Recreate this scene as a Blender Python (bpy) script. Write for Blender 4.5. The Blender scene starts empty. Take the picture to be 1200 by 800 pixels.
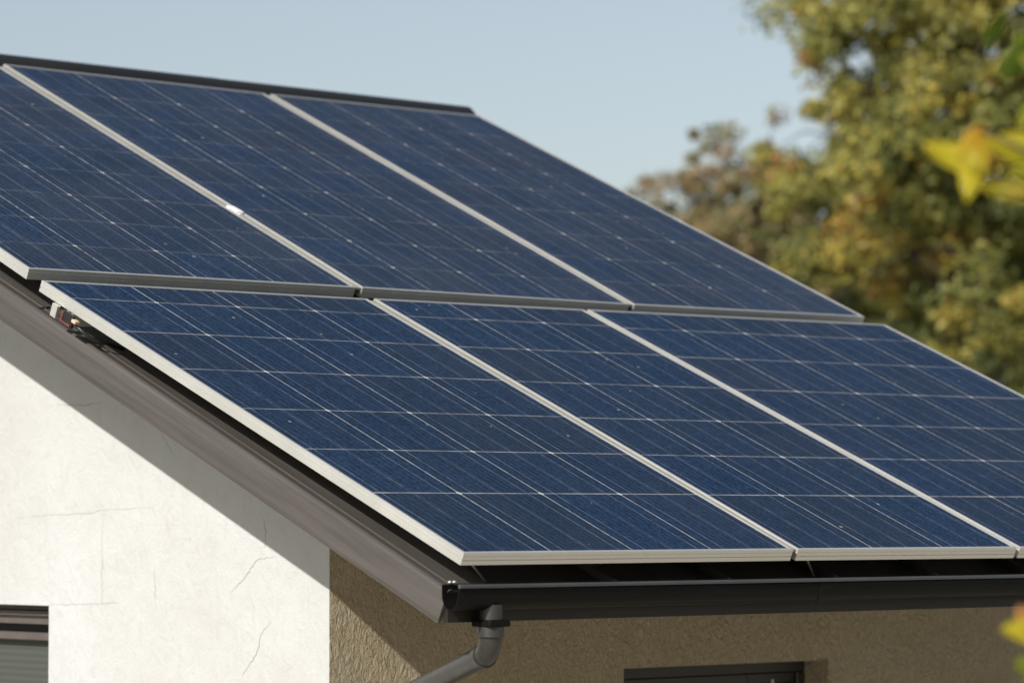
import bpy, bmesh, math, random
import numpy as np
from mathutils import Vector, Matrix
random.seed(7)
rng = np.random.default_rng(7)
R = math.radians

# ------------------------------------------------------------------ camera, sky, sun, exposure
sc = bpy.context.scene
COL = sc.collection
CAM = Vector((-6.7788, -7.41075, 0.10438))
VIEW = Vector((0.68437977, 0.72729104, 0.05169218)).normalized()
FPX = 3979.8
cd = bpy.data.cameras.new('camera'); cam = bpy.data.objects.new('camera', cd); COL.objects.link(cam)
cam.location = CAM
cam.rotation_euler = VIEW.to_track_quat('-Z', 'Y').to_euler()
cd.sensor_width = 36; cd.lens = FPX / 1200 * 36
cd.clip_start = 0.1; cd.clip_end = 3000
cd.dof.use_dof = True; cd.dof.focus_distance = 11.0; cd.dof.aperture_fstop = 2.9
sc.camera = cam

SUN = Vector((1.0, 0.25, -0.61)).normalized()          # the way the light travels
sun_el = math.asin(-SUN.z)
w = bpy.data.worlds.new('World'); sc.world = w; w.use_nodes = True
nt = w.node_tree; nt.nodes.clear()
sky = nt.nodes.new('ShaderNodeTexSky'); sky.sky_type = 'NISHITA'; sky.sun_disc = False
sky.sun_elevation = sun_el
to_sun = -SUN
sky.sun_rotation = math.atan2(to_sun.x, to_sun.y)
sky.air_density = 1.0; sky.dust_density = 1.2; sky.ozone_density = 1.0
bg = nt.nodes.new('ShaderNodeBackground'); bg.inputs['Strength'].default_value = 0.084
wo = nt.nodes.new('ShaderNodeOutputWorld')
hs = nt.nodes.new('ShaderNodeHueSaturation'); hs.inputs['Saturation'].default_value = 0.64
nt.links.new(sky.outputs[0], hs.inputs['Color']); nt.links.new(hs.outputs[0], bg.inputs[0]); nt.links.new(bg.outputs[0], wo.inputs[0])
sl = bpy.data.lights.new('sun', 'SUN'); sl.energy = 4.3; sl.angle = R(0.5); sl.color = (1.0, 0.955, 0.89)
so = bpy.data.objects.new('sun', sl); COL.objects.link(so)
so.rotation_euler = SUN.to_track_quat('-Z', 'Y').to_euler(); so.location = (-20, -5, 15)
sc.view_settings.view_transform = 'Standard'; sc.view_settings.look = 'None'
sc.view_settings.exposure = 0.34; sc.view_settings.gamma = 1.0
sc.view_settings.use_curve_mapping = False

# ------------------------------------------------------------------ helpers
PITCH = R(23.75); CP, SP = math.cos(PITCH), math.sin(PITCH)
def P(x, t, n=0.0): return Vector((x, t * CP - n * SP, t * SP + n * CP))   # point on the roof slope
def zroof(y, n): return (n + y * SP) / CP
cam_r = cam.rotation_euler.to_matrix()
def at(px, py, dist):                                   # a point that far away in that direction
    v = cam_r @ Vector(((px - 600), -(py - 400), -FPX)); v.normalize()
    return CAM + v * dist

def tag(o, label=None, cat=None, group=None, kind=None):
    if label: o['label'] = label
    if cat: o['category'] = cat
    if group: o['group'] = group
    if kind: o['kind'] = kind
    return o
ROOTLOC = {}
def thing(name, label, cat, loc, group=None):
    o = bpy.data.objects.new(name, None); o.empty_display_size = 0.2; COL.objects.link(o)
    o.location = loc; ROOTLOC[o] = Vector(loc)
    return tag(o, label, cat, group)
def obj(name, bm, m, parent=None, label=None, smooth=False, origin=None, smooth_angle=None):
    off = ROOTLOC.get(parent, Vector((0, 0, 0))) if parent else (Vector(origin) if origin else Vector((0, 0, 0)))
    bmesh.ops.recalc_face_normals(bm, faces=bm.faces[:])
    bmesh.ops.translate(bm, verts=bm.verts, vec=-off)
    me = bpy.data.meshes.new(name); bm.to_mesh(me); bm.free()
    for mm in (m if isinstance(m, (list, tuple)) else [m]): me.materials.append(mm)
    if smooth:
        me.polygons.foreach_set('use_smooth', [True] * len(me.polygons))
        if smooth_angle: me.set_sharp_from_angle(angle=smooth_angle)
    o = bpy.data.objects.new(name, me); COL.objects.link(o)
    if parent:
        o.parent = parent; ROOTLOC[o] = off
    else:
        o.location = off; ROOTLOC[o] = off
    if label: o['label'] = label
    return o
def hexa(bm, pts, mat=0):                               # 8 points: bottom 4, top 4 in the same order
    v = [bm.verts.new(p) for p in pts]
    for f in ((0,3,2,1),(4,5,6,7),(0,1,5,4),(1,2,6,5),(2,3,7,6),(3,0,4,7)):
        bm.faces.new([v[i] for i in f]).material_index = mat
def box(bm, x0, x1, y0, y1, z0, z1, mat=0):
    hexa(bm, [(x0,y0,z0),(x1,y0,z0),(x1,y1,z0),(x0,y1,z0),(x0,y0,z1),(x1,y0,z1),(x1,y1,z1),(x0,y1,z1)], mat)
def rbox(bm, x0, x1, t0, t1, n0, n1):                   # box in slope coordinates
    hexa(bm, [P(x0,t0,n0),P(x1,t0,n0),P(x1,t1,n0),P(x0,t1,n0),P(x0,t0,n1),P(x1,t0,n1),P(x1,t1,n1),P(x0,t1,n1)])
def bevel(bm, r, seg=2):
    bmesh.ops.remove_doubles(bm, verts=bm.verts, dist=1e-5)
    bmesh.ops.bevel(bm, geom=bm.edges[:], offset=r, segments=seg, affect='EDGES', profile=0.5, clamp_overlap=True)
def prism(bm, pts, d):                                  # polygon pushed along d
    d = Vector(d); a = [bm.verts.new(p) for p in pts]; b = [bm.verts.new(Vector(p) + d) for p in pts]
    n = len(pts); bm.faces.new(a[::-1]); bm.faces.new(b)
    for i in range(n): bm.faces.new((a[i], a[(i+1) % n], b[(i+1) % n], b[i]))
def sweep(bm, prof, path, closed_prof=True, caps=True):  # prof: list of fn(pathindex)->points
    rings = []
    for k in range(len(path)):
        rings.append([bm.verts.new(q) for q in prof(k)])
    n = len(rings[0])
    for a, b in zip(rings, rings[1:]):
        for i in range(n if closed_prof else n - 1):
            j = (i + 1) % n
            bm.faces.new((a[i], a[j], b[j], b[i]))
    if caps and closed_prof:
        bm.faces.new(rings[0][::-1]); bm.faces.new(rings[-1])
def tube(bm, pts, rad, n=16, caps=True):
    pts = [Vector(p) for p in pts]
    rad = rad if isinstance(rad, (list, tuple)) else [rad] * len(pts)
    dirs = []
    for i in range(len(pts)):
        a = pts[max(i-1, 0)]; b = pts[min(i+1, len(pts)-1)]
        dirs.append((b - a).normalized())
    ref = Vector((0, 0, 1)) if abs(dirs[0].z) < 0.9 else Vector((1, 0, 0))
    u = dirs[0].cross(ref).normalized()
    frames = []
    for d in dirs:
        u = (u - d * u.dot(d)).normalized(); frames.append((u, d.cross(u)))
    def pr(k):
        u, v = frames[k]
        return [pts[k] + (u * math.cos(2*math.pi*i/n) + v * math.sin(2*math.pi*i/n)) * rad[k] for i in range(n)]
    sweep(bm, pr, pts, True, caps)
def bend(p0, p1, p2, r, k=8):                           # rounded corner at p1
    p0, p1, p2 = map(Vector, (p0, p1, p2))
    a = p1 + (p0 - p1).normalized() * r; b = p1 + (p2 - p1).normalized() * r
    return [a.lerp(p1, s).lerp(p1.lerp(b, s), s) for s in [i / k for i in range(k + 1)]]

# ------------------------------------------------------------------ materials
class M:
    def __init__(s, name):
        s.m = bpy.data.materials.new(name); s.m.use_nodes = True; s.t = s.m.node_tree; s.t.nodes.clear()
        s.o = s.t.nodes.new('ShaderNodeOutputMaterial'); s.b = s.t.nodes.new('ShaderNodeBsdfPrincipled')
        s.t.links.new(s.b.outputs[0], s.o.inputs[0]); s.tc = s.t.nodes.new('ShaderNodeTexCoord')
    def n(s, typ, **kw):
        n = s.t.nodes.new(typ)
        for k, v in kw.items():
            setattr(n, k, v)
        return n
    def l(s, a, b): s.t.links.new(a, b)
    def set(s, **kw):
        for k, v in kw.items():
            s.b.inputs[k.replace('_', ' ')].default_value = v if not isinstance(v, tuple) else (*v, 1.0)
        return s
    def val(s, node, **kw):
        for k, v in kw.items(): node.inputs[k.replace('_', ' ')].default_value = v
        return node
    def mapping(s, scale=(1,1,1), src='Object', rot=(0,0,0)):
        mp = s.n('ShaderNodeMapping')
        if getattr(s, 'world', False): mp.inputs['Scale'].default_value = scale; s.l(s.n('ShaderNodeNewGeometry').outputs['Position'], mp.inputs[0]); return mp.outputs[0]
        mp.inputs['Scale'].default_value = scale; mp.inputs['Rotation'].default_value = rot
        s.l(s.tc.outputs[src], mp.inputs[0]); return mp.outputs[0]
    def noise(s, vec, scale, detail=4, rough=0.55, dist=0.0):
        n = s.n('ShaderNodeTexNoise'); s.l(vec, n.inputs['Vector'])
        s.val(n, Scale=scale, Detail=detail, Roughness=rough, Distortion=dist); return n.outputs['Fac']
    def math(s, op, a, b=None, c=None, clamp=False):
        n = s.n('ShaderNodeMath', operation=op); n.use_clamp = clamp
        for i, x in enumerate((a, b, c)):
            if x is None: continue
            if isinstance(x, (int, float)): n.inputs[i].default_value = x
            else: s.l(x, n.inputs[i])
        return n.outputs[0]
    def ramp(s, fac, stops):
        n = s.n('ShaderNodeValToRGB'); e = n.color_ramp.elements
        while len(e) < len(stops): e.new(0.5)
        for el, (p, c) in zip(e, stops):
            el.position = p; el.color = (*c, 1) if isinstance(c, tuple) else (c, c, c, 1)
        s.l(fac, n.inputs[0]); return n.outputs[0]
    def mix(s, fac, a, b, typ='MIX'):
        n = s.n('ShaderNodeMix', data_type='RGBA', blend_type=typ)
        for i, x in ((0, fac), (6, a), (7, b)):
            if isinstance(x, (int, float)): n.inputs[i].default_value = x if i == 0 else 0
            elif isinstance(x, tuple): n.inputs[i].default_value = (*x, 1)
            else: s.l(x, n.inputs[i])
        return n.outputs[2]
    def color(s, c): s.l(c, s.b.inputs['Base Color'])
    def bump(s, h, strength=0.3, dist=0.01):
        n = s.n('ShaderNodeBump'); s.val(n, Strength=strength, Distance=dist); s.l(h, n.inputs['Height'])
        s.l(n.outputs[0], s.b.inputs['Normal']); return n

def metal_paint(name, c, rough=0.5, var=0.25, metallic=0.0, scale=6.0, streak=(1,1,1), bump=0.05, spec=0.5, rot=(0,0,0)):
    m = M(name); v = m.mapping((1, 1, 1), rot=rot)
    mp2 = m.n('ShaderNodeMapping'); mp2.inputs['Scale'].default_value = streak; m.l(v, mp2.inputs[0]); v = mp2.outputs[0]; f = m.noise(v, scale, 6, 0.65)
    f2 = m.noise(m.mapping((1,1,1)), scale * 14, 3, 0.6)
    lo = tuple(x * (1 - var) for x in c); hi = tuple(min(1, x * (1 + var)) for x in c)
    a = m.ramp(f, [(0.3, lo), (0.7, hi)])
    a = m.mix(m.math('MULTIPLY', f2, 0.25), a, tuple(min(1, x * 1.35 + 0.003) for x in c))
    m.color(a); m.set(Roughness=rough, Metallic=metallic); m.b.inputs['Specular IOR Level'].default_value = spec
    r = m.math('MULTIPLY_ADD', f, 0.3, rough - 0.15, clamp=True); m.l(r, m.b.inputs['Roughness'])
    m.bump(f2, bump, 0.002)
    return m.m

MAT = {}
MAT['alu'] = metal_paint('brushed_aluminium', (0.62, 0.61, 0.57), 0.38, 0.04, 0.6, 5, (1, 1, 1), 0.03)
MAT['alu_dull'] = metal_paint('weathered_aluminium', (0.42, 0.41, 0.37), 0.5, 0.15, 0.4, 8, (1, 1, 1), 0.05)
MAT['brown'] = metal_paint('brown_coated_steel', (0.071, 0.063, 0.057), 0.5, 0.32, 0.0, 22, (1.5, 0.05, 1.5), 0.04, rot=(-PITCH, 0, 0))
MAT['roof'] = metal_paint('dark_brown_roof_sheet', (0.028, 0.024, 0.022), 0.42, 0.3, 0.0, 7, (1, 0.5, 0.5), 0.08)
MAT['gutter'] = metal_paint('anthracite_gutter_paint', (0.0065, 0.0060, 0.0052), 0.42, 0.3, 0.0, 8, (0.4, 1, 1), 0.03, 0.10)
MAT['lip'] = metal_paint('highlit_gutter_lip', (0.055, 0.057, 0.062), 0.35, 0.2, 0.0, 12, (0.4, 1, 1), 0.03, 0.6)  # lighter than the gutter: the lip's highlight is put into its colour
MAT['pipe'] = metal_paint('anthracite_pipe_paint', (0.034, 0.032, 0.029), 0.42, 0.25, 0.0, 10, (1, 1, 1), 0.05)
MAT['fascia'] = metal_paint('dark_fascia_board', (0.016, 0.012, 0.009), 0.6, 0.2, 0.0, 8, (0.3, 1, 1), 0.05)
MAT['ridge'] = metal_paint('charcoal_ridge_paint', (0.013, 0.0125, 0.0125), 0.5, 0.2, 0.0, 8, (0.4, 1, 1), 0.05)
MAT['white'] = metal_paint('white_plastic', (0.85, 0.85, 0.83), 0.4, 0.03, 0.0, 9)
MAT['rust'] = metal_paint('red_brown_rubber', (0.11, 0.034, 0.018), 0.7, 0.6, 0.0, 40)
MAT['lug'] = metal_paint('cream_plastic', (0.55, 0.42, 0.30), 0.4, 0.1, 0.0, 30)
MAT['black'] = metal_paint('black_plastic', (0.012, 0.012, 0.012), 0.4, 0.2, 0.0, 10)
MAT['frame_brown'] = metal_paint('brown_window_frame', (0.095, 0.080, 0.072), 0.45, 0.15, 0.0, 8)
MAT['frame_dark'] = metal_paint('near_black_window_frame', (0.022, 0.020, 0.018), 0.45, 0.15, 0.0, 8)
MAT['soffit'] = metal_paint('soffit_boards', (0.46, 0.40, 0.31), 0.7, 0.1, 0.0, 6)

def stucco_white():
    m = M('white_painted_render'); v = m.mapping((1,1,1))
    big = m.noise(v, 1.1, 4, 0.6); mid = m.noise(v, 9, 6, 0.62, 0.8)
    dirn = m.noise(m.mapping((1, 1.0, 0.75)), 17, 5, 0.65, 1.2)
    fine = m.noise(v, 160, 3, 0.6)
    c = m.ramp(big, [(0.35, (0.465, 0.465, 0.455)), (0.65, (0.505, 0.515, 0.515))])
    pk = m.ramp(mid, [(0.55, 0.0), (0.75, 0.35)])
    c = m.mix(pk, c, (0.42, 0.385, 0.35))
    c = m.mix(m.ramp(dirn, [(0.30, 0.35), (0.50, 0.0)]), c, (0.43, 0.415, 0.39)); m.color(c)
    # board joints under the skim coat
    sx = m.n('ShaderNodeSeparateXYZ'); m.l(v, sx.inputs[0])
    jy = m.math('LESS_THAN', m.math('PINGPONG', m.math('ADD', sx.outputs[1], 0.13), 0.30), 0.004)
    jz = m.math('LESS_THAN', m.math('PINGPONG', m.math('ADD', sx.outputs[2], 0.225), 0.40), 0.004)
    j = m.math('MULTIPLY', m.math('MAXIMUM', jy, jz), m.math('MULTIPLY', m.math('GREATER_THAN', m.noise(v, 3.1, 2), 0.5), 0.35))
    h = m.math('ADD', m.math('MULTIPLY', dirn, 0.8), m.math('ADD', m.math('MULTIPLY', mid, 0.6), m.math('MULTIPLY', fine, 0.25)))
    h = m.math('SUBTRACT', h, m.math('MULTIPLY', j, 0.8))
    m.bump(h, 0.6, 0.011); m.set(Roughness=0.92); m.b.inputs['Specular IOR Level'].default_value = 0.2
    return m.m
def stucco_rough():
    m = M('rough_beige_render'); v = m.mapping((1,1,1))
    big = m.noise(v, 2.0, 5, 0.6); rid = m.noise(m.mapping((1, 1, 0.5)), 44, 4, 0.58, 1.6)
    fine = m.noise(v, 140, 4, 0.65)
    c = m.ramp(big, [(0.3, (0.68, 0.58, 0.40)), (0.7, (0.76, 0.66, 0.49))])
    c = m.mix(m.ramp(rid, [(0.36, 0.35), (0.55, 0.0)]), c, (0.46, 0.38, 0.25));  # shade in the pits between the ridges is put into the colour
    sx = m.n('ShaderNodeSeparateXYZ'); m.l(v, sx.inputs[0])
    wob = m.math('MULTIPLY_ADD', m.noise(v, 9, 3), 0.02, -0.01)
    zline = m.math('ABSOLUTE', m.math('ADD', m.math('SUBTRACT', sx.outputs[2], ZSEAM), wob))
    seam = m.math('MULTIPLY', m.math('LESS_THAN', zline, 0.006), m.math('LESS_THAN', sx.outputs[0], 0.28))
    # a chipped flake showing white plaster
    h = m.math('ADD', m.math('MULTIPLY', rid, 1.2), m.math('MULTIPLY', fine, 0.35))
    h = m.math('SUBTRACT', h, m.math('MULTIPLY', seam, 1.2))
    m.color(c); m.bump(h, 1.0, 0.13); m.set(Roughness=0.95); m.b.inputs['Specular IOR Level'].default_value = 0.15
    return m.m
ZSEAM = 2.665   # object space of the house (ground = 0)
MAT['stucco'] = stucco_white(); MAT['rough'] = stucco_rough()

def cells(name, rlo, rhi, clo, fhi, dk=1.0):
    m = M(name); m.world = True; uv = m.n('ShaderNodeUVMap'); uv.uv_map = 'UVMap'
    s = m.n('ShaderNodeSeparateXYZ'); m.l(uv.outputs[0], s.inputs[0]); U, V = s.outputs[0], s.outputs[1]
    ov = m.mapping((1,1,1))
    n1 = m.noise(ov, 2.5, 5, 0.6); n2 = m.noise(ov, 30, 4, 0.6); n3 = m.noise(ov, 8, 4, 0.7, 0.6)
    # crystal grains
    vo = m.n('ShaderNodeTexVoronoi', feature='F1'); m.l(m.mapping((1.0, 0.6, 0.6)), vo.inputs['Vector']); vo.inputs['Scale'].default_value = 150
    g = m.n('ShaderNodeSeparateColor'); m.l(vo.outputs['Color'], g.inputs[0])
    base = m.ramp(g.outputs[0], [(0.0, (0.0022, 0.0120, 0.032)), (0.5, (0.0040, 0.0205, 0.056)), (1.0, (0.0120, 0.042, 0.104))])
    # each cell a touch different
    wn = m.n('ShaderNodeTexWhiteNoise', noise_dimensions='2D'); cb = m.n('ShaderNodeCombineXYZ')
    m.l(m.math('FLOOR', U), cb.inputs[0]); m.l(m.math('FLOOR', V), cb.inputs[1]); m.l(cb.outputs[0], wn.inputs['Vector'])
    base = m.mix(m.math('MULTIPLY', wn.outputs['Value'], 0.45), base, (0.012, 0.020, 0.036))
    # contact fingers
    fu = m.math('PINGPONG', m.math('MULTIPLY', U, 13), 0.5)
    fing = m.math('MULTIPLY', m.math('SUBTRACT', 1.0, m.math('SMOOTH_MIN', m.math('MULTIPLY', fu, 5.0), 1.0, 0.1), clamp=True), m.ramp(n3, [(0.3, 0.10), (0.75, fhi)]))
    base = m.mix(fing, base, (0.050, 0.072, 0.115))
    # busbars
    bu = m.math('PINGPONG', m.math('MULTIPLY', m.math('ADD', U, 0.17), 3), 0.5)
    bar = m.math('MULTIPLY', m.math('LESS_THAN', bu, 0.015), m.ramp(n2, [(0.35, 0.22), (0.7, 0.75)]))
    base = m.mix(bar, base, (0.22, 0.25, 0.29))
    # gaps between cells
    cu = m.math('LESS_THAN', m.math('PINGPONG', U, 0.5), 0.0070)
    cv = m.math('LESS_THAN', m.math('PINGPONG', V, 0.5), 0.0078)
    gap = m.math('MAXIMUM', m.math('MULTIPLY', cu, m.ramp(n2, [(0.35, clo), (0.6, 0.9)])), m.math('MULTIPLY', cv, m.ramp(n3, [(0.35, rlo), (0.68, rhi)])))
    base = m.mix(gap, base, (0.42, 0.42, 0.41))
    cross = m.math('MULTIPLY', m.math('LESS_THAN', m.math('ADD', m.math('PINGPONG', U, 0.5), m.math('MULTIPLY', m.math('PINGPONG', V, 0.5), 0.8)), 0.028), 0.8)
    base = m.mix(cross, base, (0.55, 0.55, 0.52))
    # dust film, washed down the slope, and specks
    dust = m.math('ADD', m.math('MULTIPLY', m.ramp(n1, [(0.3, 0.0), (0.8, 1.0)]), 0.016 * dk), m.math('MULTIPLY', m.noise(m.mapping((5, 0.6, 0.6)), 5, 5, 0.7), 0.009 * dk))
    base = m.mix(dust, base, (0.50, 0.47, 0.42))
    vs = m.n('ShaderNodeTexVoronoi', feature='F1'); m.l(ov, vs.inputs['Vector']); vs.inputs['Scale'].default_value = 17
    sg = m.n('ShaderNodeSeparateColor'); m.l(vs.outputs['Color'], sg.inputs[0])
    sp = m.math('MULTIPLY', m.math('LESS_THAN', vs.outputs['Distance'], m.math('MULTIPLY', m.math('POWER', sg.outputs[1], 3), 0.13)), m.math('GREATER_THAN', sg.outputs[0], 0.7))
    base = m.mix(m.math('MULTIPLY', sp, 0.4), base, (0.60, 0.58, 0.52))
    m.color(base)
    m.set(Roughness=0.6); m.b.inputs['Specular IOR Level'].default_value = 0.07
    m.b.inputs['Coat Weight'].default_value = 0.05; m.b.inputs['Coat IOR'].default_value = 1.3
    m.l(m.math('MULTIPLY_ADD', n3, 0.2, 0.12), m.b.inputs['Coat Roughness'])
    m.bump(m.math('ADD', n2, m.math('MULTIPLY', vo.outputs['Distance'], 0.4)), 0.06, 0.001)
    return m.m
MAT['cells'] = cells('blue_polycrystalline_cells', 0.30, 0.85, 0.45, 0.62)
MAT['cells_upper'] = cells('dusty_blue_polycrystalline_cells', 0.03, 0.40, 0.15, 0.85, 2.2)
def glass_mat(name, c, rough=0.08):
    m = M(name); v = m.mapping((1,1,1)); f = m.noise(v, 3, 4)
    m.color(m.mix(f, tuple(x*0.8 for x in c), tuple(x*1.2 for x in c))); m.set(Roughness=rough); m.b.inputs['Coat Weight'].default_value = 0.6
    m.bump(m.noise(v, 1.5, 2), 0.05, 0.01); return m.m
MAT['pane'] = glass_mat('window_glass', (0.030, 0.034, 0.032), 0.10)
def blind_mat():
    m = M('slatted_blind'); v = m.mapping((1,1,1)); s = m.n('ShaderNodeSeparateXYZ'); m.l(v, s.inputs[0])
    f = m.math('PINGPONG', m.math('MULTIPLY', s.outputs[2], 1/0.013), 1.0)
    m.color(m.ramp(f, [(0.0, (0.050, 0.055, 0.048)), (0.8, (0.066, 0.072, 0.062))])); m.set(Roughness=0.6); m.b.inputs['Coat Weight'].default_value = 0.5
    m.bump(f, 0.3, 0.003); return m.m
MAT['blind'] = blind_mat()
def ground_mat():
    m = M('garden_grass'); v = m.mapping((1,1,1)); a = m.noise(v, 0.3, 6, 0.6); b = m.noise(v, 9, 6, 0.7)
    c = m.ramp(a, [(0.3, (0.13, 0.135, 0.08)), (0.7, (0.20, 0.19, 0.13))]); c = m.mix(b, c, (0.24, 0.23, 0.17))
    m.color(c); m.set(Roughness=0.95); m.bump(b, 0.8, 0.05); return m.m
MAT['ground'] = ground_mat()
def leaf_mat(name, hues, trans=0.4, rough=0.5):
    m = M(name); a = m.n('ShaderNodeAttribute', attribute_name='tone')
    c = m.ramp(a.outputs['Fac'], hues)
    m.color(c); m.set(Roughness=rough); m.b.inputs['Specular IOR Level'].default_value = 0.35
    tr = m.n('ShaderNodeBsdfTranslucent'); m.l(c, tr.inputs[0])
    mx = m.n('ShaderNodeMixShader'); mx.inputs[0].default_value = trans
    m.l(m.b.outputs[0], mx.inputs[1]); m.l(tr.outputs[0], mx.inputs[2]); m.l(mx.outputs[0], m.o.inputs[0])
    return m.m
MAT['leaf_green'] = leaf_mat('olive_and_yellow_foliage', [(0.0, (0.075, 0.095, 0.034)), (0.35, (0.175, 0.195, 0.062)), (0.65, (0.33, 0.315, 0.085)), (0.85, (0.58, 0.46, 0.09)), (1.0, (0.30, 0.13, 0.05))])
MAT['leaf_brown'] = leaf_mat('russet_foliage', [(0.0, (0.16, 0.16, 0.07)), (0.4, (0.30, 0.26, 0.12)), (0.75, (0.40, 0.28, 0.15)), (1.0, (0.33, 0.17, 0.10))])
MAT['leaf_dark'] = leaf_mat('dark_green_foliage', [(0.0, (0.07, 0.09, 0.028)), (0.5, (0.15, 0.17, 0.045)), (0.85, (0.30, 0.27, 0.06)), (1.0, (0.20, 0.16, 0.04))])
MAT['leaf_near'] = leaf_mat('yellow_autumn_leaf', [(0.0, (0.07, 0.13, 0.012)), (0.3, (0.20, 0.24, 0.02)), (0.6, (0.62, 0.50, 0.03)), (0.85, (0.66, 0.36, 0.05)), (1.0, (0.42, 0.17, 0.09))], 0.5)
def bark():
    m = M('grey_brown_bark'); v = m.mapping((1,1,0.3)); f = m.noise(v, 14, 6, 0.7)
    m.color(m.ramp(f, [(0.3, (0.04, 0.03, 0.025)), (0.7, (0.09, 0.068, 0.055))])); m.set(Roughness=0.9); m.bump(f, 0.8, 0.03); return m.m
MAT['bark'] = bark()

# ------------------------------------------------------------------ the setting
GZ = -2.9
bm = bmesh.new()
N_ = 24
vs = [[bm.verts.new(((i / N_ - .5) * 1600, (j / N_ - .5) * 1600, GZ)) for j in range(N_ + 1)] for i in range(N_ + 1)]
for i in range(N_):
    for j in range(N_): bm.faces.new((vs[i][j], vs[i+1][j], vs[i+1][j+1], vs[i][j+1]))
tag(obj('ground', bm, MAT['ground']), kind='structure')

def bounce_paving_mat():
    m = M('pale_bounce_paving'); v = m.mapping((1,1,1)); f = m.noise(v, 4, 6, 0.65)
    br = m.n('ShaderNodeTexBrick'); m.l(v, br.inputs['Vector']); m.val(br, Scale=1.0); br.inputs['Mortar Size'].default_value = 0.006; br.inputs['Brick Width'].default_value = 0.6; br.inputs['Row Height'].default_value = 0.4
    br.inputs['Color1'].default_value = (0.51, 0.455, 0.36, 1); br.inputs['Color2'].default_value = (0.56, 0.50, 0.40, 1); br.inputs['Mortar'].default_value = (0.2, 0.18, 0.15, 1)
    m.color(m.mix(m.math('MULTIPLY', f, 0.3), br.outputs['Color'], (0.3, 0.27, 0.22))); m.set(Roughness=0.9); m.bump(f, 0.3, 0.01); return m.m
bm = bmesh.new(); box(bm, -3.0, 12.0, -8.5, 1.53, GZ - 0.2, GZ + 0.12)  # unseen paving added to bounce sunlight onto the shaded eave wall
tag(obj('bounce_terrace', bm, bounce_paving_mat()), kind='structure')

# ------------------------------------------------------------------ the house
XR, XE = 0.013, 4.70            # left and right roof edges
XW0, XW1 = 0.787, 4.64          # gable wall planes
YW = 1.546; TR = 5.47; NR = -0.145
RY = P(0, TR, NR).y; RZ = P(0, TR, NR).z; YB = 2 * RY - YW
house = thing('house', 'rendered house with white painted gable, brown metal roof and black gutter', 'house', (0, 0, GZ))
house.location = (XW0, YW, GZ); ROOTLOC[house] = Vector((XW0, YW, GZ))
def ztop(y, n=-0.19):
    y = y if y <= RY else 2 * RY - y
    return zroof(y, n)
# gable wall (white) around its window
WY0, WY1, WZ1, WZ0 = 3.19, 4.55, -0.229, -1.45
bm = bmesh.new()
def gpiece(pts): prism(bm, [(XW0, y, z) for y, z in pts], (0.30, 0, 0))
gpiece([(YW, GZ), (WY0, GZ), (WY0, ztop(WY0)), (YW, ztop(YW))])
gpiece([(WY0, GZ), (WY1, GZ), (WY1, WZ0), (WY0, WZ0)])
gpiece([(WY0, WZ1), (WY1, WZ1), (WY1, ztop(WY1)), (WY0, ztop(WY0))])
gpiece([(WY1, GZ), (YB, GZ), (YB, ztop(YB)), (RY, ztop(RY)), (WY1, ztop(WY1))])
obj('gable_wall', bm, MAT['stucco'], house, 'smooth white painted gable wall with hairline cracks')
# eave wall (rough beige) around its window
EX0, EX1, EZ1, EZ0 = 2.217, 3.364, -0.457, -1.6
bm = bmesh.new()
for a in ((XW0 + 0.002, EX0, GZ, ztop(YW)), (EX1, XW1, GZ, ztop(YW)), (EX0, EX1, GZ, EZ0), (EX0, EX1, EZ1, ztop(YW))):
    box(bm, a[0], a[1], YW - 0.0, YW + 0.3, a[2], a[3])
# butt the corner: the eave wall's end sits behind the gable wall's edge
for v in bm.verts:
    if v.co.x < XW0 + 0.01: v.co.x = XW0 + 0.001
    v.co.y -= 0.003
obj('eave_wall', bm, MAT['rough'], house, 'rough beige rendered wall under the gutter')
bm = bmesh.new(); box(bm, XW0 + 0.31, XW1, YB - 0.3, YB, GZ, ztop(YW)); obj('rear_wall', bm, MAT['stucco'], house)
bm = bmesh.new()
prism(bm, [(XW1 - 0.3, YW + 0.305, GZ), (XW1 - 0.3, YB - 0.305, GZ), (XW1 - 0.3, YB - 0.305, ztop(YB - 0.305)), (XW1 - 0.3, RY, ztop(RY)), (XW1 - 0.3, YW + 0.305, ztop(YW + 0.305))], (0.298, 0, 0))
obj('far_gable_wall', bm, MAT['stucco'], house)
# roof: two slopes of sheet with low seams under the panels
bm = bmesh.new()
T0 = 0.041
def back(p): return Vector((p.x, 2 * RY - p.y, p.z))
rbox(bm, XR + 0.02, XE, T0, TR, NR - 0.035, NR)
hexa(bm, [back(P(x, t, n)) for n in (NR - 0.035, NR) for x, t in ((XR + 0.02, T0), (XE, T0), (XE, TR), (XR + 0.02, TR))])
roof = obj('roof', bm, MAT['roof'], house, 'flat dark brown metal roof sheet')
bm = bmesh.new()
x = 0.72
while x < XE - 0.1:
    rbox(bm, x - 0.011, x + 0.011, T0 + 0.002, TR - 0.01, NR - 0.002, NR + 0.028); x += 0.52
bevel(bm, 0.003, 1); obj('standing_seam', bm, MAT['roof'], roof)
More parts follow.
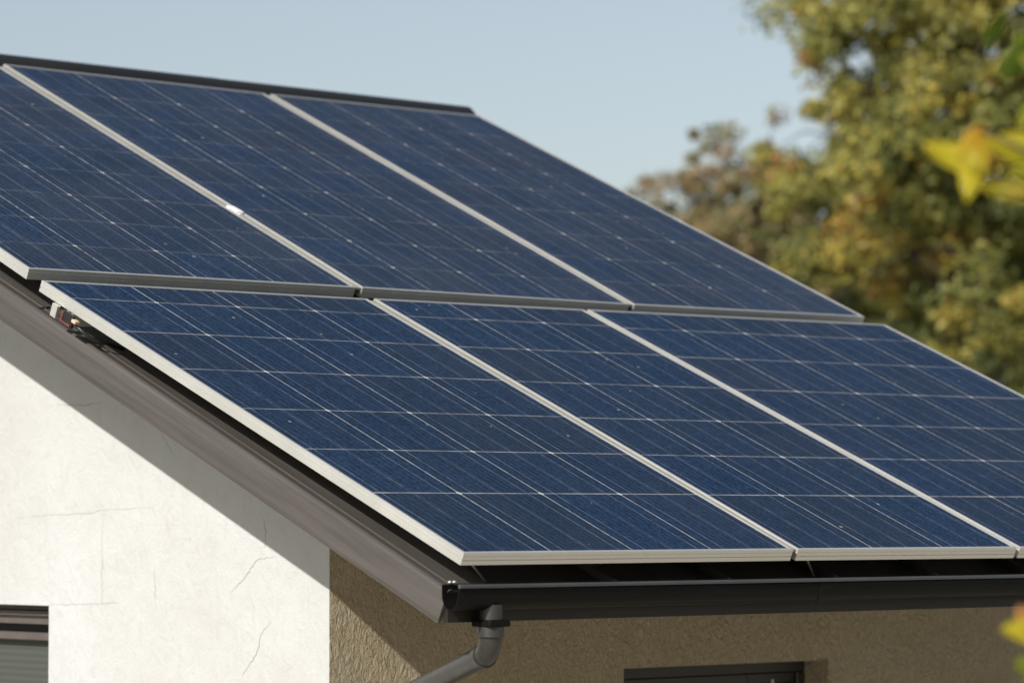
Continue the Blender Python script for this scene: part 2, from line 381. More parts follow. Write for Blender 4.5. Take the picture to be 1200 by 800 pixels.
# ridge cap
bm = bmesh.new()
prof = []
for i in range(13):
    a = math.pi * i / 12; prof.append((RY - 0.080 * math.cos(a), RZ + 0.006 + 0.080 * math.sin(a)))
prof = [(RY - 0.12, RZ - 0.035)] + [(RY - 0.083, RZ - 0.002)] + prof + [(RY + 0.083, RZ - 0.002), (RY + 0.12, RZ - 0.035)]
xs = [XR - 0.02, 1.75, 1.752, 3.05, 3.052, 4.64, 4.665]
def rp(k):
    s = 1.0 if xs[k] < 4.65 else 0.8
    lift = 0.0012 if k in (2, 3) else 0
    return [(xs[k], RY + (y - RY) * s, RZ + lift + (z - RZ) * s) for y, z in prof]
sweep(bm, rp, xs)
obj('ridge_cap', bm, MAT['ridge'], roof, 'rounded charcoal ridge capping', smooth=True, smooth_angle=R(40))
# verge flashing down the left rake: face board, rolled top edge, flat tray with a step
bm = bmesh.new()
vp = [(XR, -0.245), (XR - 0.002, -0.230), (XR, -0.168), (XR + 0.001, -0.149), (XR + 0.004, -0.140), (XR + 0.010, -0.1355), (XR + 0.018, -0.1350), (XR + 0.028, -0.1385),
      (XR + 0.048, -0.1405), (XR + 0.053, -0.1375), (XR + 0.057, -0.1375), (XR + 0.062, -0.1415), (XR + 0.21, -0.1425), (XR + 0.21, -0.1455), (XR + 0.012, -0.149), (XR + 0.012, -0.245)]
ts = [0.034, 2.0, 3.9, TR]
sweep(bm, lambda k: [P(a, ts[k], n) for a, n in vp], ts)
sweep(bm, lambda k: [back(P(a, ts[k], n)) for a, n in vp], ts)
obj('verge_flashing', bm, MAT['brown'], house, 'brown metal verge board with rolled top edge')
# soffits and fascia
FY = P(0, T0, NR).y
fz1 = P(0, T0, NR - 0.036).z
bm = bmesh.new(); box(bm, XR + 0.013, XE, FY + 0.004, FY + 0.026, -0.208, fz1); obj('fascia', bm, MAT['fascia'], house); bm = bmesh.new(); box(bm, XR + 0.013, XE, 2*RY - FY - 0.026, 2*RY - FY - 0.004, -0.208, fz1)
obj('fascia', bm, MAT['fascia'], house)
bm = bmesh.new()
prism(bm, [P(XR + 0.013, 0.09, -0.205), P(XW0 - 0.001, 0.09, -0.205), P(XW0 - 0.001, TR - .1, -0.205), P(XR + 0.013, TR - .1, -0.205)], P(0, 0, 0.015) )
obj('soffit', bm, MAT['soffit'], house); bm = bmesh.new()
prism(bm, [P(XW0, 0.09, -0.191), P(XE - 0.002, 0.09, -0.191), P(XE - 0.002, 1.6, -0.191), P(XW0, 1.6, -0.191)], P(0, 0, 0.008))
obj('soffit', bm, MAT['soffit'], house); bm = bmesh.new()
prism(bm, [back(P(XR + 0.013, 0.09, -0.205)), back(P(XE - 0.002, 0.09, -0.205)), back(P(XE - 0.002, 1.6, -0.205)), back(P(XR + 0.013, 1.6, -0.205))], (0, 0, 0.014))
obj('soffit', bm, MAT['soffit'], house)

# gutter: half round with rolled lip, open left end
GR = 0.037; gyc = FY - 0.004 - GR; gzt = -0.1005; GX0 = -0.005; GX1 = XE + 0.02
bm = bmesh.new()
gp = []
for i in range(15):
    a = math.pi + math.pi * i / 14; gp.append((gyc + GR * math.cos(a), gzt - 0.022 + (GR + 0.012) * math.sin(a)))
gp = [(gyc - GR, gzt)] + gp + [(gyc + GR, gzt + 0.004)]
inner = [(gyc + (y - gyc) * 0.93, z + 0.0022) for y, z in gp[::-1]]
loop = gp + inner
gx = [GX0, 1.6, 1.602, 1.66, 1.662, 3.6, GX1]
def gpf(k):
    s = 0.0025 if k in (2, 3) else 0
    return [(gx[k], y - s, z - s * 0.5) for y, z in loop]
sweep(bm, gpf, gx)
gut = obj('gutter', bm, MAT['gutter'], house, 'black half round gutter with open left end', smooth=True, smooth_angle=R(50))
bm = bmesh.new(); tube(bm, [(GX0, gyc - GR - 0.003, gzt + 0.001), (2.4, gyc - GR - 0.003, gzt + 0.001), (GX1, gyc - GR - 0.003, gzt + 0.001)], 0.0065, 12)
obj('rolled_lip', bm, MAT['lip'], gut, smooth=True, smooth_angle=R(60))
bm = bmesh.new(); box(bm, XR + 0.03, GX1, FY - 0.003, FY + 0.003, -0.172, -0.160); 
obj('drip_edge', bm, MAT['fascia'], gut)
# gutter bracket hardware at the open end
bm = bmesh.new()
box(bm, XR + 0.03, XR + 0.075, FY - 0.05, FY + 0.02, gzt + 0.004, gzt + 0.009); bevel(bm, 0.0015, 1)
clip = obj('gutter_strap', bm, MAT['black'], gut)
for q in (0.028, 0.046):
    bm = bmesh.new(); bmesh.ops.create_icosphere(bm, subdivisions=2, radius=0.0065)
    bmesh.ops.scale(bm, vec=(1, 1, 0.7), verts=bm.verts)
    bmesh.ops.translate(bm, vec=(XR + q - 0.01, FY + 0.0, gzt + 0.013), verts=bm.verts)
    obj('screw_head', bm, MAT['alu'], gut, smooth=True)
# downpipe: outlet, elbow, long offset back to the wall, then down the wall
ox, oy = 0.160, gyc
dp = house
bm = bmesh.new()
a0 = Vector((ox, oy, gzt - 0.055)); a1 = Vector((ox, oy, -0.298)); a2 = Vector((0.87, YW - 0.07, -0.585)); a3 = Vector((0.87, YW - 0.07, GZ + 0.05))
path = [a0] + bend(a0, a1, a2, 0.075, 10)[0:] + bend(a1, a2, a3, 0.09, 10) + [a3]
tube(bm, path, 0.0345, 24)
pipe = obj('downpipe', bm, MAT['pipe'], house, 'dark grey downpipe with a bend below the gutter', smooth=True, smooth_angle=R(50))
bm = bmesh.new(); box(bm, ox - 0.043, ox + 0.043, oy - 0.043, oy + 0.043, -0.222, -0.200); bevel(bm, 0.006, 2)
obj('outlet_collar', bm, MAT['gutter'], pipe)
bm = bmesh.new(); tube(bm, [(ox, oy, -0.222), (ox, oy, -0.252)], 0.040, 24); obj('pipe_socket', bm, MAT['pipe'], pipe, smooth=True, smooth_angle=R(40))
d2 = (a2 - a1).normalized()
bm = bmesh.new(); tube(bm, [a1 + d2 * 0.065, a1 + d2 * 0.10], 0.0385, 24); obj('pipe_socket', bm, MAT['pipe'], pipe, smooth=True, smooth_angle=R(40))

# gable window: recessed, brown shutter box and frame, blind behind glass
win = thing('window', None, None, (0, 0, 0)); win.parent = house; win.location = (0, 0, 0); ROOTLOC[win] = ROOTLOC[house]
win['label'] = 'window with lowered grey blind in the white gable'
xg = XW0 + 0.05
bm = bmesh.new()
z = WZ1
box(bm, xg + 0.03, xg + 0.06, WY0 + 0.001, WY1, z - 0.022, z - 0.001)
for dz0, dz1, dx in ((0.024, 0.044, 0.012), (0.046, 0.051, 0.02), (0.053, 0.075, 0.008)):
    box(bm, xg + dx, xg + 0.08, WY0 + 0.001, WY1, z - dz1, z - dz0)
bevel(bm, 0.002, 1); obj('shutter_box', bm, MAT['frame_brown'], win)
bm = bmesh.new()
box(bm, xg + 0.03, xg + 0.09, WY0 + 0.001, WY1, z - 0.138, z - 0.108)
box(bm, xg + 0.03, xg + 0.09, WY0 + 0.001, WY1, WZ0, WZ0 + 0.05)
box(bm, xg + 0.031, xg + 0.089, WY1 - 0.05, WY1 - 0.001, WZ0 + 0.051, z - 0.139)
bevel(bm, 0.003, 1); obj('frame', bm, MAT['frame_brown'], win)
bm = bmesh.new(); box(bm, xg + 0.076, xg + 0.082, WY0 + 0.002, WY1 - 0.06, WZ0 + 0.052, z - 0.140); obj('blind', bm, MAT['blind'], win)
bm = bmesh.new(); box(bm, xg + 0.066, xg + 0.0755, WY0 + 0.13, WY0 + 0.136, WZ0 + 0.052, z - 0.141); obj('glazing_bar', bm, MAT['alu_dull'], win)
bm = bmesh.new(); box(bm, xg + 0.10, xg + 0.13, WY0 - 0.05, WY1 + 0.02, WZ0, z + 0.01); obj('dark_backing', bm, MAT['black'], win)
# eave window
win2 = thing('window', None, None, (0, 0, 0)); win2.parent = house; win2.location = (0, 0, 0); ROOTLOC[win2] = ROOTLOC[house]
win2['label'] = 'dark framed window in the shaded wall under the gutter'
yf = YW + 0.12
bm = bmesh.new()
def frame_ring(bm, x0, x1, z0, z1, wd, y0, y1):
    box(bm, x0, x1, y0, y1, z1 - wd, z1); box(bm, x0, x1, y0, y1, z0, z0 + wd)
    box(bm, x0, x0 + wd, y0, y1, z0 + wd + .0005, z1 - wd - .0005); box(bm, x1 - wd, x1, y0, y1, z0 + wd + .0005, z1 - wd - .0005)
frame_ring(bm, EX0 + 0.002, EX1 - 0.002, EZ0 + .002, EZ1 - .002, 0.045, yf, yf + 0.07)
bevel(bm, 0.004, 1); obj('frame', bm, MAT['frame_dark'], win2)
for xa, xb in ((EX0 + 0.049, (EX0 + EX1) / 2 + .25), ((EX0 + EX1) / 2 + .253, EX1 - 0.049)):
    bm = bmesh.new(); frame_ring(bm, xa, xb, EZ0 + 0.049, EZ1 - 0.049, 0.040, yf + 0.014, yf + 0.06); bevel(bm, 0.004, 1)
    sash = obj('sash', bm, MAT['frame_dark'], win2)
    bm = bmesh.new(); box(bm, xa + .03, xb - .03, yf + 0.035, yf + 0.04, EZ0 + 0.08, EZ1 - 0.08); obj('pane', bm, MAT['pane'], sash)
bm = bmesh.new(); box(bm, EX1 - 0.19, EX1 - 0.182, yf + 0.004, yf + 0.013, EZ0 + 0.05, EZ1 - 0.075); obj('handle', bm, MAT['alu'], win2)
# hairline cracks in the render, each a thin dark line on its wall
MAT['crack'] = metal_paint('dark_crack_line', (0.27, 0.245, 0.22), 0.9, 0.3, 0, 40)
def crack(pts, axis, plane, wd=0.0028, seed=1):
    rn = random.Random(seed); q = []
    for p, t in zip(pts, pts[1:]):
        for k in range(6):
            s_ = k / 6; q.append((p[0] + (t[0] - p[0]) * s_ + rn.uniform(-.9, .9), p[1] + (t[1] - p[1]) * s_ + rn.uniform(-.9, .9)))
    q.append(pts[-1]); w3 = []
    for a in q:
        d = at(a[0], a[1], 1.0) - CAM; w3.append(CAM + d * ((plane - CAM[axis]) / d[axis]))
    bm = bmesh.new()
    n = Vector((1, 0, 0)) if axis == 0 else Vector((0, 1, 0))
    rows = []
    for i, c in enumerate(w3):
        t = (w3[min(i+1, len(w3)-1)] - w3[max(i-1, 0)]).normalized(); sd = n.cross(t) * wd * (0.25 + math.sin(math.pi * (i + .3) / len(w3))) * rn.uniform(.5, 1)
        rows.append((bm.verts.new(c + sd), bm.verts.new(c - sd)))
    for a, b in zip(rows, rows[1:]): bm.faces.new((a[0], a[1], b[1], b[0]))
    obj('crack', bm, MAT['crack'], house)
xc = XW0 - 0.001; yc_ = YW - 0.0042
for i, c in enumerate(([(283, 792), (292, 778), (301, 764), (306, 742), (318, 728)], [(270, 694), (284, 680), (293, 668), (302, 655), (322, 652)], [(187, 504), (196, 520), (205, 535)], [(309, 606), (311, 624), (310, 641)],
        [(66, 474), (95, 475), (120, 471)], [(20, 606), (60, 603), (95, 602), (108, 600), (122, 597), (180, 595)], [(181, 664), (182, 690), (181, 702)], [(121, 598), (120, 640), (119, 670), (120, 690), (119, 722)], [(57, 708), (80, 708), (100, 707), (140, 706)])):
    crack(c, 0, xc, 0.0012 if i < 5 else 0.0007, i)
for i, c in enumerate(([(730, 757), (733, 747), (738, 741)], [(818, 737), (833, 735), (842, 727), (849, 719)])):
    crack(c, 1, yc_, 0.0022, 20 + i)

# ------------------------------------------------------------------ solar panels
FT = 0.040    # frame depth
LROW = [0.455, 0.797, 1.127, 1.463, 1.795, 2.097]
UROW = [2.66, 2.958, 3.268, 3.59, 3.90, 4.17, 4.44, 4.735]
def panel(label, q, ncol, rows, group, lift=0.0, c0=0.06, mat='cells'):
    """q: bottom left, bottom right, top right, top left as (x, t)"""
    (bl, br, tr, tl) = [Vector((a, b)) for a, b in q]
    root = thing('solar_panel', label, 'solar panel', P(bl.x, bl.y, -FT + lift), group)
    def bil(u, v): 
        p = bl.lerp(br, u).lerp(tl.lerp(tr, u), v); return p
    def pt(u, v, n):
        p = bil(u, v); return P(p.x, p.y, n + lift)
    Wd = (br - bl).length; Lg = (tl - bl).length
    fw = 0.011
    a, b = fw / Wd, fw / Lg
    bm = bmesh.new()
    # frame profile: outer wall with two shallow grooves, top flange, inner lip
    prof = [(0.0, -FT), (0.0, -0.0265), (0.0030, -0.0262), (0.0030, -0.0238), (0.0, -0.0235), (0.0, -0.0135), (0.0010, -0.0125), (0.0010, -0.0115), (0.0, -0.0105), (0.0, -0.0014), (0.0014, 0.0),
            (0.0098, 0.0), (0.011, -0.0012), (0.011, -0.005), (0.0025, -0.006), (0.0025, -0.037), (0.022, -0.0375), (0.022, -FT)]
    corners = [(0, 0), (1, 0), (1, 1), (0, 1)]
    rings = []
    for ci, (u, v) in enumerate(corners):
        ring = []
        for off, n in prof:
            uu = off / Wd if u == 0 else 1 - off / Wd
            vv = off / Lg if v == 0 else 1 - off / Lg
            ring.append(bm.verts.new(pt(uu, vv, n)))
        rings.append(ring)
    for i in range(4):
        A, B = rings[i], rings[(i + 1) % 4]
        for j in range(len(prof)):
            k = (j + 1) % len(prof); bm.faces.new((A[j], A[k], B[k], B[j]))
    obj('frame', bm, MAT['alu'], root)
    # glass with cells: a grid with one vertex line at every gap between cells
    us = [a * 0.95] + [(k + 0.0) / ncol for k in range(1, ncol)] + [1 - a * 0.95]
    Us = [c0] + list(range(1, ncol)) + [ncol - c0]
    us = [us[0]] + [fw/Wd + 0.005 + (1 - 2*fw/Wd - 0.01) * k / ncol for k in range(1, ncol)] + [us[-1]]
    tb, tt = bl.y, tl.y
    vs_ = [b * 0.95] + [(r - tb) / (tt - tb) for r in rows] + [1 - b * 0.95]
    Vs = [0.03] + list(range(1, len(rows) + 1)) + [len(rows) + min(0.9, (tt - rows[-1]) / 0.33)]
    bm = bmesh.new(); uvl = bm.loops.layers.uv.new('UVMap')
    g = [[bm.verts.new(pt(u, v, -0.0035)) for v in vs_] for u in us]
    for i in range(len(us) - 1):
        for j in range(len(vs_) - 1):
            f = bm.faces.new((g[i][j], g[i+1][j], g[i+1][j+1], g[i][j+1]))
            for lp, (ii, jj) in zip(f.loops, ((i, j), (i+1, j), (i+1, j+1), (i, j+1))):
                lp[uvl].uv = (Us[ii], Vs[jj])
    glass = obj('cell_glass', bm, MAT[mat], root)
    # white back sheet
    bm = bmesh.new(); fb = [bm.verts.new(pt(u, v, -0.008)) for u, v in ((a*.4, b*.4), (1-a*.4, b*.4), (1-a*.4, 1-b*.4), (a*.4, 1-b*.4))]
    bm.faces.new(fb); obj('back_sheet', bm, MAT['white'], root)
    return root
GRP = 'solar panels on the roof'
panel('lower row solar panel at the left roof edge, four cells wide, above the downpipe', [(0, 0.0), (1.452, 0.003), (1.408, 2.262), (-0.055, 2.256)], 4, LROW, GRP)
panel('narrow three cell wide solar panel in the middle of the lower row', [(1.476, 0.003), (2.606, 0.001), (2.545, 2.284), (1.447, 2.268)], 3, LROW, GRP)
panel('widest solar panel, five cells across, at the right end of the lower row', [(2.626, 0.001), (4.425, -0.003), (4.395, 2.320), (2.572, 2.286)], 5, LROW, GRP)
panel('upper row solar panel at the left, cut off by the photo edge, below the ridge', [(-0.033, 2.372), (1.449, 2.384), (1.526, 5.060), (0.02, 5.05)], 4, UROW, GRP, mat='cells_upper')
panel('middle solar panel of the upper row, between two pale gaps, below the ridge', [(1.484, 2.385), (2.893, 2.380), (3.003, 5.075), (1.575, 5.085)], 4, UROW, GRP, mat='cells_upper')
panel('upper row solar panel at the right end of the ridge against the trees', [(2.922, 2.380), (4.356, 2.405), (4.372, 5.10), (3.045, 5.075)], 4, UROW, GRP, mat='cells_upper')

# grey beige strips added in the gaps between panels
MAT['gap_beige'] = metal_paint('grey_beige_strip', (0.30, 0.285, 0.235), 0.6, 0.15, 0.0, 9, (1, 1, 1), 0.04)
def strip(label, a0, a1, b0, b1):
    bm = bmesh.new(); e = 0.0015
    hexa(bm, [P(a0[0] + e, a0[1] + .006, -0.012), P(a1[0] - e, a1[1] + .006, -0.012), P(b1[0] - e, b1[1] - .01, -0.012), P(b0[0] + e, b0[1] - .01, -0.012),
              P(a0[0] + e, a0[1] + .006, -0.004), P(a1[0] - e, a1[1] + .006, -0.004), P(b1[0] - e, b1[1] - .01, -0.004), P(b0[0] + e, b0[1] - .01, -0.004)])
    tag(obj('gap_strip', bm, MAT['gap_beige'], origin=P(a0[0], a0[1], -0.012)), label, 'strip', 'strips in the gaps between panels')
strip('grey beige strip in the upper gap that holds the small white clamp', (1.449, 2.385), (1.484, 2.385), (1.526, 5.06), (1.575, 5.06))
strip('grey beige strip in the upper gap nearest the right end of the ridge', (2.893, 2.381), (2.922, 2.381), (3.003, 5.07), (3.045, 5.07))
strip('grey beige strip in the gap right of the four cell lower panel', (1.452, 0.006), (1.476, 0.006), (1.408, 2.262), (1.447, 2.262))

# mounting rails (slotted aluminium) and the feet below them
def rail(label, t, x0, x1, end=False):
    r = thing('mounting_rail', label, 'rail', P(x0, t, -0.085), 'aluminium rails under the panels')
    bm = bmesh.new()
    pr = [(-0.02, -0.084), (0.02, -0.084), (0.02, -0.0425), (0.007, -0.0425), (0.007, -0.056), (-0.007, -0.056), (-0.007, -0.0425), (-0.02, -0.0425)]
    sweep(bm, lambda k: [P((x0, x1)[k], t + a, n) for a, n in pr], [0, 1])
    obj('slotted_profile', bm, MAT['alu'], r)
    x = x0 + 0.34
    while x < x1:
        bm = bmesh.new(); rbox(bm, x - 0.025, x + 0.025, t - 0.03, t + 0.03, NR + 0.001, -0.136); rbox(bm, x - 0.02, x + 0.02, t + 0.0215, t + 0.028, -0.1355, -0.05); bevel(bm, 0.0015, 1)
        obj('roof_foot', bm, MAT['alu_dull'], r); x += 1.05
    if end:
        bm = bmesh.new(); rbox(bm, x0 - 0.014, x0 - 0.001, t - 0.040, t + 0.032, -0.088, -0.0430); bevel(bm, 0.003, 2)
        cap = obj('end_cap', bm, MAT['black'], r, 'black end cap with a rusty edge')
        bm = bmesh.new(); rbox(bm, x0 - 0.0165, x0 - 0.0143, t + 0.014, t + 0.029, -0.085, -0.046); rbox(bm, x0 - 0.0165, x0 - 0.0143, t - 0.034, t + 0.0135, -0.0848, -0.076); bevel(bm, 0.0008, 1)
        obj('rust_stain', bm, MAT['rust'], cap)
        bm = bmesh.new(); rbox(bm, x0 - 0.022, x0 - 0.002, t - 0.068, t - 0.044, -0.062, -0.050); bevel(bm, 0.003, 2); obj('copper_lug', bm, MAT['lug'], r)
        bm = bmesh.new(); tube(bm, [P(x0 - 0.012, t - 0.050, -0.066), P(x0 + 0.03, t - 0.10, -0.095), P(x0 + 0.16, t - 0.13, -0.12)], 0.006, 8); obj('cable', bm, MAT['black'], r, smooth=True)
    return r
rail('aluminium rail poking out left of the lower panel, with rusty black end', 2.065, -0.050, 4.38, True)
rail('rail under the bottom edge of the lower panels above the gutter', 0.42, 0.34, 4.38)
rail('rail under the lower half of the upper panels', 2.95, 0.22, 4.33)
rail('rail under the upper panels close below the ridge', 4.55, 0.3, 4.33)
# end clamp beside the rail end
bm = bmesh.new()
rbox(bm, -0.068, -0.053, 2.118, 2.150, -0.082, -0.041); rbox(bm, -0.068, -0.020, 2.118, 2.150, -0.086, -0.0825); bevel(bm, 0.002, 1)
tag(obj('end_clamp', bm, MAT['alu'], origin=P(-0.04, 2.06, -0.078)), 'pale metal clamp beside the rusty rail end at the left panel', 'clamp')
# a thin black line lying flush on the verge
bm = bmesh.new(); tube(bm, [P(0.030, 2.352, -0.1385), P(0.096, 2.377, -0.1385)], 0.0035, 10)
bmesh.ops.translate(bm, verts=bm.verts, vec=(0, 0, 0))
tag(obj('verge_mark', bm, MAT['black'], origin=P(0.06, 2.36, -0.142)), 'small black bolt lying on the roof edge left of the rail end', 'mark')
# mid clamp in the gap of the two left upper panels
bm = bmesh.new(); 
xm = 1.449 + (1.526 - 1.449) * (3.24 - 2.384) / 2.68 + 0.019
rbox(bm, xm - 0.017, xm + 0.017, 3.195, 3.265, 0.0012, 0.0065); rbox(bm, xm - 0.009, xm + 0.009, 3.19, 3.28, -0.045, 0.0011); bevel(bm, 0.0015, 1)
tag(obj('mid_clamp', bm, MAT['white'], origin=P(xm, 3.235, -0.045)), 'small white clamp in the gap between the two left upper panels', 'clamp')
# slanting support hooks seen under the bottom edge
for i, (xa, lab) in enumerate(((0.055, 'thin metal hook slanting under the left lower panel above the gutter'), (1.545, 'thin metal hook slanting under the middle lower panel'))):
    bm = bmesh.new()
    tb_ = 0.012; w_ = 0.009
    hexa(bm, [P(xa, tb_, -0.044), P(xa + w_, tb_, -0.044), P(xa + w_, tb_ + .006, -0.044), P(xa, tb_ + .006, -0.044),
              P(xa + 0.17, tb_ + .09, -0.144), P(xa + 0.17 + w_, tb_ + .09, -0.144), P(xa + 0.17 + w_, tb_ + .096, -0.144), P(xa + 0.17, tb_ + .096, -0.144)])
    tag(obj('support_hook', bm, MAT['alu'], origin=P(xa + .17, 0.10, -0.144)), lab, 'hook', 'hooks under the bottom panel edge')

# ------------------------------------------------------------------ trees
def leaf_mesh(name, centers, normals, sizes, tones, mat, parent, origin, aspect=0.55, fold=0.12):
    n = len(centers)
    up = rng.normal(size=(n, 3)); nrm = normals / np.linalg.norm(normals, axis=1, keepdims=True)
    t = np.cross(nrm, up); t /= np.linalg.norm(t, axis=1, keepdims=True); b = np.cross(nrm, t)
    s = sizes[:, None]
    p0 = centers - t * s; p2 = centers + t * s; p1 = centers + b * s * aspect + nrm * s * fold; p3 = centers - b * s * aspect + nrm * s * fold
    co = np.stack([p0, p1, p2, p3], axis=1).reshape(-1, 3) - np.array(origin)
    me = bpy.data.meshes.new(name); me.vertices.add(4 * n); me.vertices.foreach_set('co', co.astype(np.float32).ravel())
    idx = np.arange(4 * n).reshape(n, 4)
    tri = np.concatenate([idx[:, [0, 1, 2]], idx[:, [0, 2, 3]]], axis=1).reshape(-1)
    me.loops.add(6 * n); me.loops.foreach_set('vertex_index', tri.astype(np.int32))
    me.polygons.add(2 * n); me.polygons.foreach_set('loop_start', (np.arange(2 * n) * 3).astype(np.int32))
    me.polygons.foreach_set('loop_total', np.full(2 * n, 3, dtype=np.int32))
    me.update(calc_edges=True)
    at_ = me.attributes.new('tone', 'FLOAT', 'FACE'); at_.data.foreach_set('value', np.repeat(tones, 2).astype(np.float32))
    me.materials.append(mat)
    o = bpy.data.objects.new(name, me); COL.objects.link(o); o.parent = parent; return o

def tree(name, label, cat, base, height, crown_c, crown_r, nclump, nleaf, leaf, mat, group=None, clump_r=0.42, seed=1, tone_shift=0.0, limb_n=16, r0=0.16, holes=0.0):
    global rng
    rng = np.random.default_rng(seed); rnd = random.Random(seed)
    base = Vector(base); root = thing(name, label, cat, base, group)
    cc = np.array(crown_c); cr = np.array(crown_r)
    # uneven crown: direction dependent radius
    ph = rng.uniform(0, 6.28, 12)
    def rad(d):
        a = np.arctan2(d[:, 1], d[:, 0]); e = d[:, 2]
        return 0.80 + 0.13 * np.sin(3 * a + ph[0]) * np.cos(4 * e + ph[1]) + 0.12 * np.sin(5 * a + ph[2] + 3 * e) + 0.09 * np.sin(9 * a + ph[3]) * np.sin(8 * e + ph[4])
    d = rng.normal(size=(nclump, 3)); d /= np.linalg.norm(d, axis=1, keepdims=True)
    rr = rng.uniform(0.15, 1.0, nclump) ** 0.5 * rad(d)
    cl = cc + d * cr * rr[:, None]
    if holes > 0:
        hd = rng.normal(size=(14, 3)); hd /= np.linalg.norm(hd, axis=1, keepdims=True); hc = cc + hd * cr * 0.7
        keep = np.ones(nclump, bool)
        for h in hc: keep &= np.linalg.norm(cl - h, axis=1) > holes
        cl = cl[keep]
    # trunk and limbs that reach the clumps
    bm = bmesh.new()
    top = Vector(cc) + Vector((0, 0, cr[2] * 0.55)); mid = []
    for i in range(9):
        s = i / 8; p = base.lerp(Vector((cc[0], cc[1], top.z)), s) + Vector((math.sin(s * 5 + seed) * 0.12, math.cos(s * 4 + seed) * 0.12, 0)) * height * 0.1
        mid.append(p)
    tube(bm, mid, [r0 * (1.25 - 1.1 * i / 8) if i else r0 * 1.6 for i in range(9)], 10)
    obj('trunk', bm, MAT['bark'], root, smooth=True)
    bm = bmesh.new()
    ends = [Vector(c) for c in cl[rng.permutation(len(cl))[:limb_n * 6]]]
    mains = ends[:limb_n]
    nodes = []
    for e in mains:
        zf = min(max((e.z - base.z) / (top.z - base.z) - 0.22, 0.25), 0.9)
        k = zf * 8; i = int(k); s0 = mid[i].lerp(mid[min(i+1, 8)], k - i)
        pts = []
        for j in range(7):
            s = j / 6; pts.append(s0.lerp(e, s) + Vector((rnd.uniform(-1, 1), rnd.uniform(-1, 1), 1.2 * math.sin(s * 3.14))) * 0.10 * (e - s0).length * (0 if j in (0,) else 0.6))
        tube(bm, pts, [r0 * 0.5 * (1 - 0.82 * j / 6) for j in range(7)], 7); nodes += pts[2:]
    for e in ends[limb_n:]:
        s0 = min(nodes, key=lambda q: (q - e).length)
        if (s0 - e).length < 0.1: continue
        mp = s0.lerp(e, 0.5) + Vector((rnd.uniform(-.1, .1), rnd.uniform(-.1, .1), 0.12)) * (e - s0).length
        tube(bm, [s0, mp, e], [r0 * 0.16, r0 * 0.10, r0 * 0.04], 5)
    obj('limbs', bm, MAT['bark'], root, smooth=True)
    # leaves
    n = len(cl); cnt = nleaf
    ce = np.repeat(cl, cnt, axis=0)
    off = rng.normal(size=ce.shape); off /= np.linalg.norm(off, axis=1, keepdims=True)
    csz = np.repeat(rng.uniform(0.5, 1.35, n), cnt)[:, None]
    off = off * (rng.uniform(0, 1, (len(ce), 1)) ** 0.5) * clump_r * csz * np.array([1, 1, 0.75])
    P_ = ce + off
    nor = off / clump_r + rng.normal(size=off.shape) * 0.55 + np.array([0, 0, 0.35])
    ctone = np.repeat(rng.normal(0.42 + tone_shift, 0.17, n), cnt)
    tone = np.clip(ctone + rng.normal(0, 0.13, len(P_)), 0, 1)
    leaf_mesh('crown', P_, nor, rng.uniform(0.6, 1.2, len(P_)) * leaf, tone, mat, root, base)
    return root

def ground_at(px, dist):
    p = at(px, 606, dist); return Vector((p.x, p.y, GZ))
K = 2.3      # all four stand 80 to 110 m away
def far_tree(name, label, px, cpx, dist, height, rad_, nclump, nleaf, leaf, mat, clump, seed, shift, limbs, r0, holes=0.0):
    d = dist * K
    tree(name, label, 'tree', ground_at(px, d), height * K, at(cpx[0], cpx[1], d), tuple(q * K for q in rad_), nclump, nleaf, leaf * K, mat, 'trees behind the house', clump * K, seed, shift, limbs, r0 * K, holes * K)
far_tree('broadleaf_tree', 'big olive green and yellow tree with sky gaps, right behind the roof', 1150, (1140, 125), 34, 9.5, (2.6, 2.6, 3.2), 620, 150, 0.046, MAT['leaf_green'], 0.27, 11, 0.12, 22, 0.09, 0.50)
far_tree('russet_tree', 'smaller russet brown tree at the left end of the trees', 850, (850, 270), 40, 5, (1.35, 1.35, 1.45), 190, 80, 0.042, MAT['leaf_brown'], 0.17, 6, 0.0, 14, 0.05, 0.38)
far_tree('bushy_tree', 'dense yellow green tree low behind the right roof edge', 975, (968, 352), 44, 7, (2.2, 2.2, 2.35), 420, 140, 0.060, MAT['leaf_green'], 0.32, 23, 0.06, 14, 0.08)
far_tree('bushy_tree', 'darker green tree at the right photo edge beyond the roof', 1190, (1190, 420), 46, 7, (2.2, 2.2, 2.4), 240, 210, 0.065, MAT['leaf_dark'], 0.42, 31, 0.10, 14, 0.08)

# young tree close by on the right, only its yellow leaves reach into view
D = 5.2
yb = at(1420, 606, D); yroot = thing('young_tree', 'blurred twigs with yellow autumn leaves close by at the right photo edge', 'tree', (yb.x, yb.y, GZ))
bm = bmesh.new()
tp = [Vector((yb.x, yb.y, GZ)), Vector((yb.x + .02, yb.y, GZ + 1.2)), at(1415, 700, D), at(1400, 300, D), at(1370, -60, D), at(1340, -330, D)]
tube(bm, tp, [0.035, 0.03, 0.022, 0.017, 0.011, 0.005], 10)
for pts in ([at(1405, 360, D), at(1300, 235, D), at(1220, 185, D), at(1148, 150, D)], [at(1390, 200, D), at(1290, 90, D), at(1215, 50, D), at(1180, 15, D)],
            [at(1400, 330, D), at(1300, 260, D), at(1225, 232, D), at(1165, 222, D)], [at(1412, 720, D), at(1320, 745, D), at(1240, 742, D), at(1200, 735, D)],
            [at(1412, 760, D), at(1320, 800, D), at(1240, 800, D), at(1205, 790, D)]):
    tube(bm, pts, [0.006, 0.004, 0.003, 0.0018], 8)
obj('trunk', bm, MAT['bark'], yroot, smooth=True)
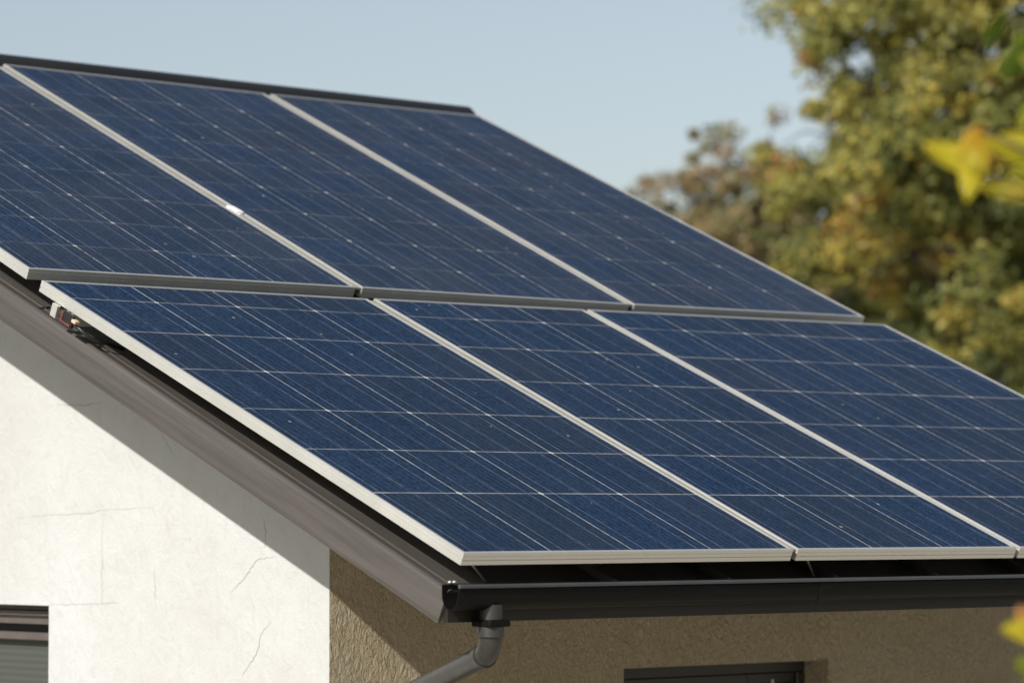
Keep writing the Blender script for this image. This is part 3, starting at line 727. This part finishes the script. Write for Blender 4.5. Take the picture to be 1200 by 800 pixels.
def near_leaf(bm, lay, base_px, tip_px, width, tone, tilt=0.3, dd=0.0, depth=D):
    b = at(*base_px, depth); t = at(*tip_px, depth + dd); ax = t - b; L = ax.length
    fw = (b - CAM).normalized(); side = ax.cross(fw).normalized(); nn = side.cross(ax).normalized()
    side = (side * math.cos(tilt) + nn * math.sin(tilt)); Wm = width / (FPX / depth) / 2
    prev = None
    K = 8
    for k in range(K + 1):
        s = k / K; wv = Wm * (math.sin(math.pi * min(1, s * 0.97 + 0.03) ** 0.8) ** 0.8 if 0 < k < K else 0.02)
        c = b + ax * s + nn * (0.10 * L * math.sin(math.pi * s))
        row = [bm.verts.new(c - side * wv + nn * wv * 0.3), bm.verts.new(c), bm.verts.new(c + side * wv + nn * wv * 0.3)]
        if prev:
            for j in range(2):
                f = bm.faces.new((prev[j], prev[j+1], row[j+1], row[j])); f[lay] = min(1, max(0, tone + 0.30 * (0.42 - s) if tone > 0.6 else tone + 0.12 * (s - .5)))
        prev = row
def near_leaves(specs):
    for sp in specs:
        bm = bmesh.new(); lay = bm.faces.layers.float.new('tone'); near_leaf(bm, lay, *sp)
        obj('leaf', bm, MAT['leaf_near'], yroot, smooth=True)
near_leaves([((1148, 146), (1133, 238), 38, 0.68), ((1148, 196), (1080, 168), 30, 0.52, 0.15), ((1152, 148), (1122, 184), 22, 0.8, 0.3),
    ((1222, 178), (1154, 166), 38, 0.50), ((1215, 232), (1146, 218), 22, 0.62, 0.5), ((1228, 205), (1180, 200), 22, 0.35),
    ((1180, 15), (1150, 60), 30, 0.12, 0.8), ((1215, 50), (1170, 92), 36, 0.08, 0.6), ((1200, 30), (1205, 80), 26, 0.30), ((1232, 110), (1192, 150), 28, 0.35),
    ((1240, 742), (1172, 736), 32, 0.55), ((1205, 712), (1193, 726), 20, 0.98), ((1240, 790), (1188, 775), 36, 0.26), ((1240, 800), (1196, 812), 34, 0.3),
    ((1300, 235), (1255, 215), 32, 0.5), ((1290, 90), (1262, 140), 34, 0.3), ((1300, 260), (1270, 300), 34, 0.6), ((1320, 745), (1290, 700), 34, 0.4),
    ((1370, -60), (1310, -40), 36, 0.3), ((1395, 250), (1350, 290), 36, 0.4), ((1400, 330), (1440, 300), 36, 0.5), ((1340, -330), (1300, -300), 36, 0.2)])
